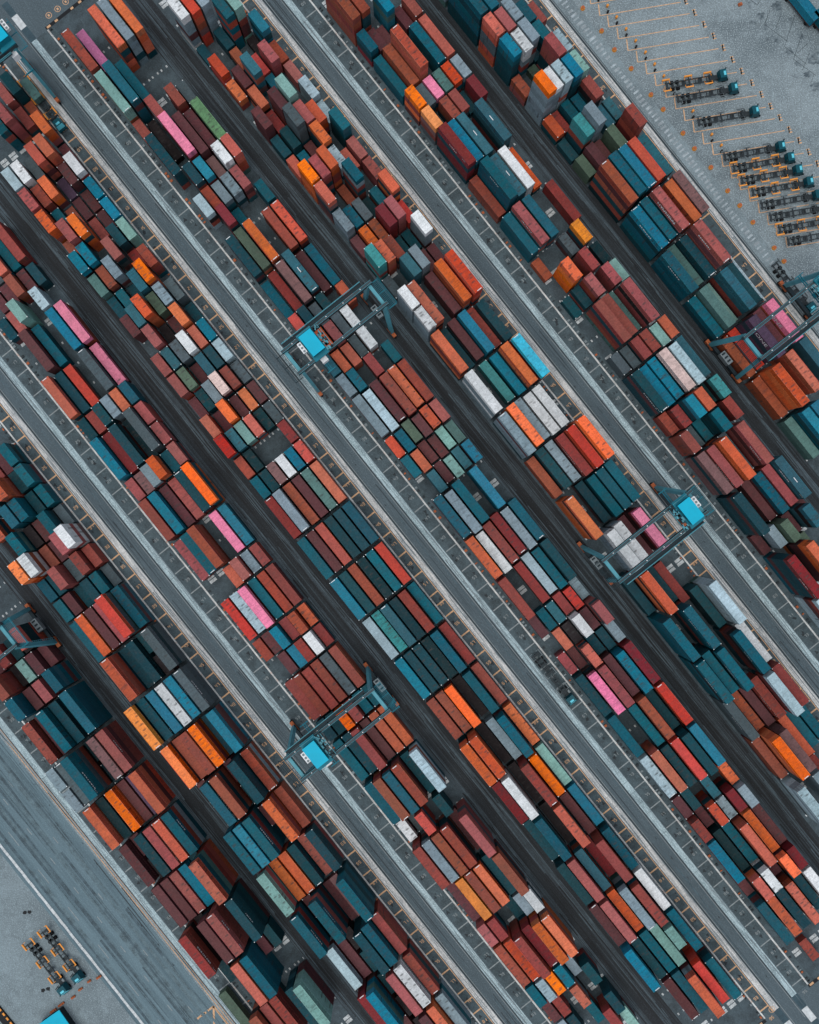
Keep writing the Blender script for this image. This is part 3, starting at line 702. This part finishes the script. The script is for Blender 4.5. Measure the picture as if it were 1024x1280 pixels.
    MB().box(-2.8, 2.8, ty-1.7, ty+1.7, HZ+4.2, HZ+4.32).build('house_roof', MAT['cyan'], hs)
    sg = -1 if not flip else 1
    ac = MB()
    ac.box(-2.0, .7, ty+sg*2.0-(1.0 if sg < 0 else 0), ty+sg*2.0+(0 if sg < 0 else 1.0), HZ+2.0, HZ+3.0)
    a_ = ac.build('cooling_unit', MAT['white'], root)
    fn = MB()
    for q in (-1.5, -.6, .3): fn.cyl((q, ty+sg*2.5, HZ+3.02), .3, .06, 'z', 12)
    fn.build('fan', MAT['chassis_grey'], a_)
    ms = MB(); rg = random.Random(int(sc_))
    for q in range(26):
        x = rg.uniform(-3, 3.2); y = ty-sg*rg.uniform(2.0, 3.3); z = HZ+2.0+rg.uniform(0, .9); w = rg.uniform(.12, .45)
        ms.box(x-w, x+w, y-w*.5, y+w*.5, z, z+rg.uniform(.15, .5))
    ms.bar((-3, ty-sg*3.5, HZ+2.8), (3, ty-sg*3.5, HZ+2.8), .1); ms.bar((-3.4, ty-sg*2, HZ+2.8), (-3.4, ty+sg*2, HZ+2.8), .1)
    ms.build('hoist_gear', MAT['crane_blue'], root)
    mt = MB()
    for q in range(14):
        x = rg.uniform(-3, 3); y = ty-sg*rg.uniform(1.9, 3.4); w = rg.uniform(.15, .4)
        mt.box(x-w, x+w, y-w, y+w, HZ+1.9, HZ+2.5)
    mt.build('winch', MAT['crane_dark'], root)
    MB().box(3.2, 4.6, ty-.8, ty+.8, HZ-2.2, HZ-.2).build('operator_cab', MAT['white'], root)
    rp = MB()
    for x in (-1.6, 1.6):
        for y in (-.8, .8): rp.bar((x, ty+y, HZ+2), (x, ty+y, 17.4), .07)
    rp.build('hoist_rope', MAT['crane_dark'], root)
    sp = MB().box(-.6, .6, ty-.5, ty+.5, 16.9, 17.4); sp.box(-6, 6, ty-.35, ty-.15, 16.9, 17.2); sp.box(-6, 6, ty+.15, ty+.35, 16.9, 17.2)
    for x in (-6.05, 6.05): sp.box(x-.12, x+.12, ty-1.2, ty+1.2, 16.9, 17.25)
    sp.build('spreader', MAT['crane_teal'], root)
    return root
crane(606, 1.5, 118.5, -31, 'blue gantry crane with cyan house, over the fifth block left of the picture centre')
crane(966, -281, -164, -30, 'blue gantry crane with cyan house, over the third block below the picture centre')
crane(1014, 137, 254, 46, 'blue gantry crane whose cyan house hangs on its right end, right of centre', True)
crane(917, 418, 535, 45, 'blue gantry crane at the right edge beside the parked trucks', True)
crane(647, -561, -447, -30, 'blue gantry crane cut by the left edge, over the first block')
crane(117, -142, -26.8, 54, 'blue gantry crane with cyan house at the top left corner', True)

# ------------------------------------------------------------------ trucks
def make_truck(loc, rz, label, guides='yellow', load=None, group='terminal tractors parked in the striped lot', tractor=True):
    # local x forward; rear of the chassis at x=0
    root = empty('terminal_truck', loc, rz); tag(root, label, 'truck', group)
    L = 12.6
    f = MB()
    for y in (-.62, .62): f.box(0, L, y-.14, y+.14, 1.05, 1.3)
    for i in range(2): f.box(4.4+i*4.2, 5.4+i*4.2, -.5, .5, .8, 1.02)
    for i in range(9): f.box(.45+i*1.45, .65+i*1.45, -.5, .5, 1.1, 1.24)
    for x in (.25, 6.1, 12.2): f.box(x-.14, x+.14, -1.2, 1.2, 1.2, 1.4)
    ch = f.build('chassis_frame', MAT['chassis'], root)
    for x in (1.9, 3.3):
        for sy in (-1, 1):
            wh = MB().cyl((x, sy*.85, .5), .5, .6, 'y', 14).build('wheel', MAT['rubber'], root)
        ax = MB().box(x-.12, x+.12, -.8, .8, .4, .6).build('axle', MAT['chassis'], root)
    gm = MAT['yellow'] if guides == 'yellow' else MAT['chassis_grey']
    for x in ((.2, 6.0, 11.0) if guides == 'yellow' else (.4, 6.2, 11.2)):
        for sy in (-1, 1):
            g = MB(); wd = 1.0 if guides == 'yellow' else .9; th = .16 if guides == 'yellow' else .06
            g.hexa([(x-wd, sy*1.3-th*.6, 1.3), (x+wd, sy*1.3-th*.6, 1.3), (x+wd, sy*1.3+th*.6, 1.3), (x-wd, sy*1.3+th*.6, 1.3),
                    (x-wd, sy*1.42-th, 1.75), (x+wd, sy*1.42-th, 1.75), (x+wd, sy*1.42+th, 1.75), (x-wd, sy*1.42+th, 1.75)])
            g.bar((x-wd+.05, sy*.6, 1.3), (x-wd+.05, sy*1.3, 1.35), .1); g.bar((x+wd-.05, sy*.6, 1.3), (x+wd-.05, sy*1.3, 1.35), .1)
            g.build('corner_guide', gm, root)
    if tractor:
        t_ = MB(); t_.box(L-1.2, L+3.0, -.5, .5, .7, 1.02); t_.cyl((L-.6, 0, 1.2), .55, .16, 'z', 16)
        t_.build('tractor_frame', MAT['chassis'], root)
        for x, yy in ((L-.6, .9), (L+2.6, .95)):
            for sy in (-1, 1): MB().cyl((x, sy*yy, .52), .52, .4, 'y', 14).build('wheel', MAT['rubber'], root)
        c = MB(); x0 = L+1.0
        c.hexa([(x0, -1.2, .9), (x0+2.3, -1.2, .9), (x0+2.3, 1.2, .9), (x0, 1.2, .9), (x0+.1, -1.05, 2.9), (x0+1.7, -1.05, 2.9), (x0+1.7, 1.05, 2.9), (x0+.1, 1.05, 2.9)])
        c.box(x0+2.3, x0+2.5, -1.25, 1.25, .5, 1.1)
        cb = c.build('cab', MAT['cab'], root)
        MB().hexa([(x0+1.0, -.55, 2.905), (x0+1.6, -.55, 2.905), (x0+1.6, .55, 2.905), (x0+1.0, .55, 2.905), (x0+1.05, -.5, 3.0), (x0+1.55, -.5, 3.0), (x0+1.55, .5, 3.0), (x0+1.05, .5, 3.0)]).build('roof_hatch', MAT['cablight'], cb)
        ws = MB().hexa([(x0+2.24, -1.0, 1.5), (x0+2.27, -1.0, 1.5), (x0+2.27, 1.0, 1.5), (x0+2.24, 1.0, 1.5), (x0+1.78, -.9, 2.75), (x0+1.81, -.9, 2.75), (x0+1.81, .9, 2.75), (x0+1.78, .9, 2.75)])
        ws.build('windscreen', MAT['cablight'], cb)
        for sy in (-1, 1): MB().box(x0+1.9, x0+2.05, sy*1.45-.16, sy*1.45+.16, 1.9, 2.4).build('mirror', MAT['black'], cb)
        MB().cyl((x0-.25, -.9, 2.0), .11, 1.9, 'z', 8).build('exhaust', MAT['chassis'], root)
        MB().box(L-.1, L+.8, .6, 1.15, .6, 1.1).build('fuel_tank', MAT['chassis_grey'], root)
    return root
LOT = math.radians(10.2)
cabs = [(901.7, 97.5), (915.5, 113.7), (941.7, 142.5), (974, 186), (985.5, 200), (995.5, 215), (1009, 230), (1020, 246), (1031, 261), (1042, 276), (1053, 291)]
yel = [1, 0, 0, 0, 1, 1, 1, 0, 0, 1, 0]
tl = ['first parked truck from the top, yellow guides on its empty chassis', 'second parked truck from the top, grey guides, against the yellow one',
      'lone parked truck with grey guides between empty stalls', 'topmost truck of the lower row, grey guides and teal cab',
      'second truck of the lower row, thin yellow guides', 'third truck of the lower row, bright yellow guides', 'fourth truck of the lower row, bright yellow guides',
      'fifth truck of the lower row, grey guides, cab at the picture edge', 'sixth truck of the lower row, grey guides, cab out of view',
      'seventh truck of the lower row, yellow guides at its rear', 'last and lowest truck of the row, grey guides']
for (x, y), q, l in zip(cabs, yel, tl):
    p = PX(x, y); d = Vector((math.cos(LOT), math.sin(LOT), 0))
    make_truck(p-d*14.9, LOT, l, 'yellow' if q else 'grey')
def truck_px(x0, y0, x1, y1, label, guides, **kw):
    a = PX(x0, y0); b = PX(x1, y1); r = math.atan2(b.y-a.y, b.x-a.x); d = (b-a).normalized()
    return make_truck(b-d*14.9, r, label, guides, **kw)
truck_px(32, 1168, 83, 1233, 'parked truck with teal cab, left of the pair in the lower left corner', 'yellow', group='trucks parked in the lower left corner')
truck_px(53, 1155, 101, 1218, 'parked truck with teal cab, right of the pair beside the white line', 'yellow', group='trucks parked in the lower left corner')
# working trucks in the lanes under the cranes
def lane_truck(s_, v_, label, rev=False, guides='yellow'):
    return make_truck(W(s_-(73 if not rev else -73), v_), TH+(PI if rev else 0), label, guides, group='trucks waiting in the crane lanes')
lane_truck(174, -39, 'truck with teal cab and yellow guides in the lane below the top left crane')
lane_truck(1128, 13.5, 'empty teal truck in the lane under the fifth block, below picture centre', guides='grey')
lane_truck(933, 549, 'truck partly under the crane at the right edge', guides='grey')
bx = empty('shipping_container', W(122, -38.5, 1.42), TH); tag(bx, 'dull green short container riding on the truck below the top left crane', 'shipping container')
o = bpy.data.objects.new('body', body_me[1]); col.objects.link(o); o.parent = bx; objmat(o, 0, PAINT['l'])
o = bpy.data.objects.new('door', door_me[1]); col.objects.link(o); o.parent = bx; objmat(o, 0, PAINT['l'])
bx = empty('shipping_container', W(1168, -548, 1.2), TH); tag(bx, 'low olive container standing in the truck lane at the lower left road', 'shipping container')
o = bpy.data.objects.new('body', body_me[2]); col.objects.link(o); o.parent = bx; objmat(o, 0, PAINT['e'])
o = bpy.data.objects.new('door', door_me[2]); col.objects.link(o); o.parent = bx; objmat(o, 0, PAINT['e'])

# ------------------------------------------------------------------ lower left: wide road, apron, booth, barrier
wr = MB(); Q(wr, -700, 2400, -664, -574, -.003); structure('wide_road', wr, GM['wide'])
ap = MB(); Q(ap, -700, 2400, -1400, -664, -.004); structure('apron', ap, GM['apron'])
wl = MB()
k = 822
rg = random.Random(3)
while k < 1110:
    q = k+rg.uniform(4, 9); Q(wl, k, q-.25, -659.5-rg.uniform(0, .5), -656.9+rg.uniform(0, .5), .004); k = q
structure('broad_white_line_marking', wl, MAT['marking_white'])
dl = MB()
for v_, s_list in ((-640, range(700, 1300, 60)), (-619, range(690, 1300, 47)), (-600, range(680, 1300, 90))):
    for s_ in s_list: Q(dl, s_, s_+(22 if v_ == -640 else 10), v_-.45, v_+.45, .004)
structure('dashed_lane_marking', dl, MAT['marking_grey'])
el = MB(); Q(el, 500, 1500, -571.5, -570.6, .004); Q(el, 500, 1500, -568.5, -567.8, .004); structure('road_edge_marking', el, MAT['tan'])
ar = MB()
def L2(p): q = PX(*p)-ORG; c, s = math.cos(-TH), math.sin(-TH); return (q.x*c-q.y*s, q.x*s+q.y*c)
for a, b in (((267, 1258), (252, 1270)), ((267, 1258), (268, 1285)), ((267, 1258), (286, 1282)), ((244, 1276), (256, 1266))): ar.line(L2(a), L2(b), .5, .004)
structure('arrow_marking', ar, MAT['tan'])
bo = empty('gate_booth', PX(78, 1283), math.radians(35)); tag(bo, 'booth with bright cyan roof at the bottom edge, lower left', 'booth')
MB().box(-3.2, 3.2, -4.2, 4.2, 0, 2.9).build('wall', MAT['crane_dark'], bo)
rf = MB().box(-3.6, 3.6, -4.6, 4.6, 2.9, 3.1).build('roof', MAT['cyan'], bo)
MB().box(-1, 1, 4.2, 4.25, 1.0, 2.1).build('window', MAT['glass'], bo)
ba = empty('road_barrier', PX(2, 1264), math.radians(-51)); tag(ba, 'dark barrier strip with a row of orange blocks, lower left corner', 'barrier')
MB().box(-6, 8, -1.6, .6, 0, .5).build('base', MAT['black'], ba)
for i in range(9): MB().box(-5.5+i*1.5, -4.7+i*1.5, .1, .55, .5, .72).build('orange_block', MAT['yellow'], ba)
for i, (x, y, r) in enumerate(((67, 1263, .9), (77, 1255, .9), (92, 1246, .6), (101, 1236, .6), (112, 1226, .5), (124, 1221, .7))):
    b_ = MB(); b_.box(-r, r, -.25, .25, 0, .5); b_.box(-r*.6, r*.6, -.15, .15, .5, .75)
    o = b_.build('road_block', MAT['rust'], None, PX(x, y), math.radians(35)); tag(o, ['rusty road block nearest the cyan booth', 'rusty road block, second from the cyan booth', 'small rusty block, third from the booth', 'small rusty block, fourth from the booth', 'small rusty block, fifth from the booth', 'rusty block beside the broad white line'][i], 'road block', 'rusty road blocks by the booth')

# ------------------------------------------------------------------ upper right: striped margin and truck lot
st = MB(); 
v0 = 543
zz = MB(); Q(zz, 0, 930, 541, 560, -.003); structure('margin_pavement', zz, GM['apron'])
s_ = 330; rg = random.Random(5)
while s_ < 900:
    Q(st, s_, s_+rg.uniform(1.6, 3.6), v0+2+rg.uniform(-.6, 1.6), v0+11+rg.uniform(-1.6, .8), .0); s_ += 6.2
structure('margin_stripe_marking', st, MAT['faded_white'])
lt = MB()
def WP(p): q = PX(*p); return (q.x, q.y)
corn = [(727, -10.5), (738.5, 4.5), (750, 19.4), (761.3, 33.6), (773.2, 48.4), (785.2, 63), (797.3, 77.5), (808.8, 92.3), (820.3, 107), (833, 121.5), (845, 136), (856.5, 150.7), (868, 165), (880, 180), (892, 193.5), (904, 208), (915, 222.5), (926, 237), (938, 251.5), (949.5, 266), (961, 281), (972, 295), (984, 309)]
dx, dy = 101, -16.8
fp = MB()
for i, (x, y) in enumerate(corn):
    lt.line(WP((x, y)), WP((x+dx, y+dy)), .2, .004)
    lt.line(WP((x, y)), WP((x-1.8, y-14)), .28, .008)
    for q in (0, 3.2, 6.4):
        fp.line(WP((x+dx+3+q*.4, y+dy-4+q)), WP((x+dx+7+q*.4, y+dy-5+q)), .35, .004)
        fp.line(WP((x+dx+4.6, y+dy-5)), WP((x+dx+6, y+dy+2.5)), .3, .008)
ob = lt.build('stall_line_marking', MAT['tan']); tag(ob, kind='structure')
ob = fp.build('stall_number_marking', MAT['tan']); tag(ob, kind='structure')
ords = ORD
bm = MB().cyl((0, 0, .45), .28, .9, 'z', 12).cyl((0, 0, 1.0), .34, .22, 'z', 12, r2=.12).mesh('bollard', [MAT['yellow']])
bk = MB().cyl((0, 0, .4), .26, .8, 'z', 12).cyl((0, 0, .84), .3, .1, 'z', 12).mesh('bollard', [MAT['black']])
for i, (x, y) in enumerate(corn[:18]):
    for (ox, oy, me_, nm) in ((9, -11, bm, 'orange'), (9.5, -3.6, bk, 'black')):
        if any(abs((y+oy)-(cy_+16-(x+ox-(cx_-88))*.17)) < 9 and x+ox > cx_-94 for cx_, cy_ in cabs): continue
        o = bpy.data.objects.new('bollard', me_); col.objects.link(o); o.location = PX(x+ox, y+oy)
        tag(o, '%s bollard at the left end of the %s painted truck stall from the top' % (nm, ORD[i+1]), 'bollard', '%s bollards along the truck stalls' % nm)
tb = MB().cyl((0, 0, .3), .62, .6, 'z', 16, r2=.5).cyl((0, 0, .68), .42, .16, 'z', 16, 1).mesh('barrel', [MAT['yellow'], MAT['rust']])
for i, (x, y) in enumerate([(728.5, 10.6), (752, 39), (768, 62.5), (789, 86), (813.7, 118.7), (829, 137), (853.7, 166.7), (868, 186), (888.5, 209.5), (909.5, 238.7), (924.7, 257), (941, 278), (967.6, 310), (979.8, 326.8)]):
    o = bpy.data.objects.new('barrel', tb); col.objects.link(o); o.location = PX(x, y)
    tag(o, 'squat orange barrel, %s from the top beside the striped margin' % ORD[i+1], 'barrel', 'orange barrels between margin and stalls')
sb = MB().box(-.5, .5, -.35, .35, 0, .5).box(-.3, .3, -.2, .2, .5, .8).build('crate', MAT['rust'], None, PX(925, 6), .4); tag(sb, 'small rusty crate alone on the lot near the top edge', 'crate')
# dark blotches and thin dark lines, top right
cr_ = MB()
for a, b in (((960, 20), (956, 30)), ((963, 11), (957, 28)), ((956, 30), (985, 52)), ((994, 18), (981, 58)), ((981, 58), (1008, 80)), ((1003, 42), (992, 74)), ((992, 74), (1020, 94)), ((1010, 54), (997, 66)), ((1012, 66), (1003, 88)), ((933, -4), (947, 6)), ((947, 6), (952, -2)), ((970, 36), (976, 20)), ((1018, 92), (1014, 104))):
    cr_.line(WP(a), WP(b), .1, .009)
ob = cr_.build('thin_dark_line_marking', MAT['chassis']); tag(ob, kind='structure')
wp = MB(); rg = random.Random(9)
def blob(mb, x, y, r, z):
    pts = []
    for i in range(18):
        a = 2*PI*i/18; q = r*rg.uniform(.8, 1.4); pts.append(WP((x+q*math.cos(a), y+q*math.sin(a)*.8)))
    mb.poly(pts[::-1], z)
for i, (x, y, r) in enumerate(((959, 49, 3), (995, 95, 3), (940, 5, 5), (951, 20, 5), (960, 34, 4.5), (972, 50, 4.5), (987, 64, 4.5), (998, 79, 4.5), (1010, 93, 5), (1020, 108, 6), (1019, 73, 9), (972, 8, 7), (942, 28, 4), (988, 24, 3), (1000, 45, 4))):
    blob(wp, x, y, r, .0005*i)
ob = wp.build('dark_blotch', ground_mat('dark_blotch', (66,80,87), .35, dark=(140,155,160), scale=.5, spots=.5)); tag(ob, kind='structure')
bl = MB(); 
for x, y in ((31, 1141), (37, 1140), (60, 1236), (54, 1238)): blob(bl, x, y, 2.6, .004)
ob = bl.build('oil_spot', MAT['black']); tag(ob, kind='structure')
for i, (x, y, q) in enumerate(((996, 10, 'T'), (1032, 44, 't'))):
    bx = empty('shipping_container', PX(x, y, 1.3), TH); tag(bx, ['teal container on wheels at the top right corner', 'dark teal container at the right edge behind the teal one on wheels'][i], 'shipping container')
    for nme, me_ in (('body', body_me[2]), ('door', door_me[2])):
        o = bpy.data.objects.new(nme, me_); col.objects.link(o); o.parent = bx; objmat(o, 0, PAINT['B' if i == 0 else 'T'])
    ch = empty('container_trailer', PX(x, y), TH); tag(ch, ['trailer under the teal container at the top right corner', 'trailer under the dark container at the right edge'][i], 'trailer')
    MB().box(-6.1, 6.1, -1.2, 1.2, .95, 1.27).build('trailer_frame', MAT['brown'], ch)
    for xx in (-4.6, -3.3, 4.6):
        for sy in (-1, 1): MB().cyl((xx, sy*1.0, .48), .48, .4, 'y', 14).build('wheel', MAT['rubber'], ch)

# ------------------------------------------------------------------ light, sky, camera
w = bpy.data.worlds.new('World'); sc.world = w; w.use_nodes = True
t = w.node_tree; bg = t.nodes['Background']
sky = t.nodes.new('ShaderNodeTexSky'); sky.sky_type = 'NISHITA'; sky.sun_disc = False
EL, AZ = math.radians(80), math.radians(215)
sky.sun_elevation = EL; sky.sun_rotation = AZ; sky.air_density = 1.0; sky.dust_density = 2.5; sky.ozone_density = 1.0
hs_ = t.nodes.new('ShaderNodeHueSaturation'); hs_.inputs['Saturation'].default_value = .5
t.links.new(sky.outputs[0], hs_.inputs['Color']); t.links.new(hs_.outputs[0], bg.inputs[0]); bg.inputs[1].default_value = .13
sd = bpy.data.lights.new('sun', 'SUN'); sd.energy = 1.5; sd.angle = math.radians(60); sd.color = (1, .95, .9)
so_ = bpy.data.objects.new('sun', sd); col.objects.link(so_)
d = Vector((math.sin(AZ)*math.cos(EL), math.cos(AZ)*math.cos(EL), math.sin(EL)))
so_.rotation_euler = d.to_track_quat('Z', 'Y').to_euler(); so_.location = (0, 0, 300)
cam = bpy.data.cameras.new('camera'); co = bpy.data.objects.new('camera', cam); col.objects.link(co)
co.location = (0, 0, H); co.rotation_euler = (0, 0, 0)
cam.sensor_fit = 'HORIZONTAL'; cam.sensor_width = 36; cam.lens = 36*H/(1024/PM)
cam.clip_end = 5000; cam.clip_start = 1
sc.camera = co
sc.view_settings.view_transform = 'Standard'; sc.view_settings.look = 'None'; sc.view_settings.gamma = 1
sc.view_settings.exposure = 0.04
sc.render.engine = 'CYCLES'; sc.cycles.max_bounces = 5; sc.cycles.diffuse_bounces = 1
sc.cycles.use_denoising = True
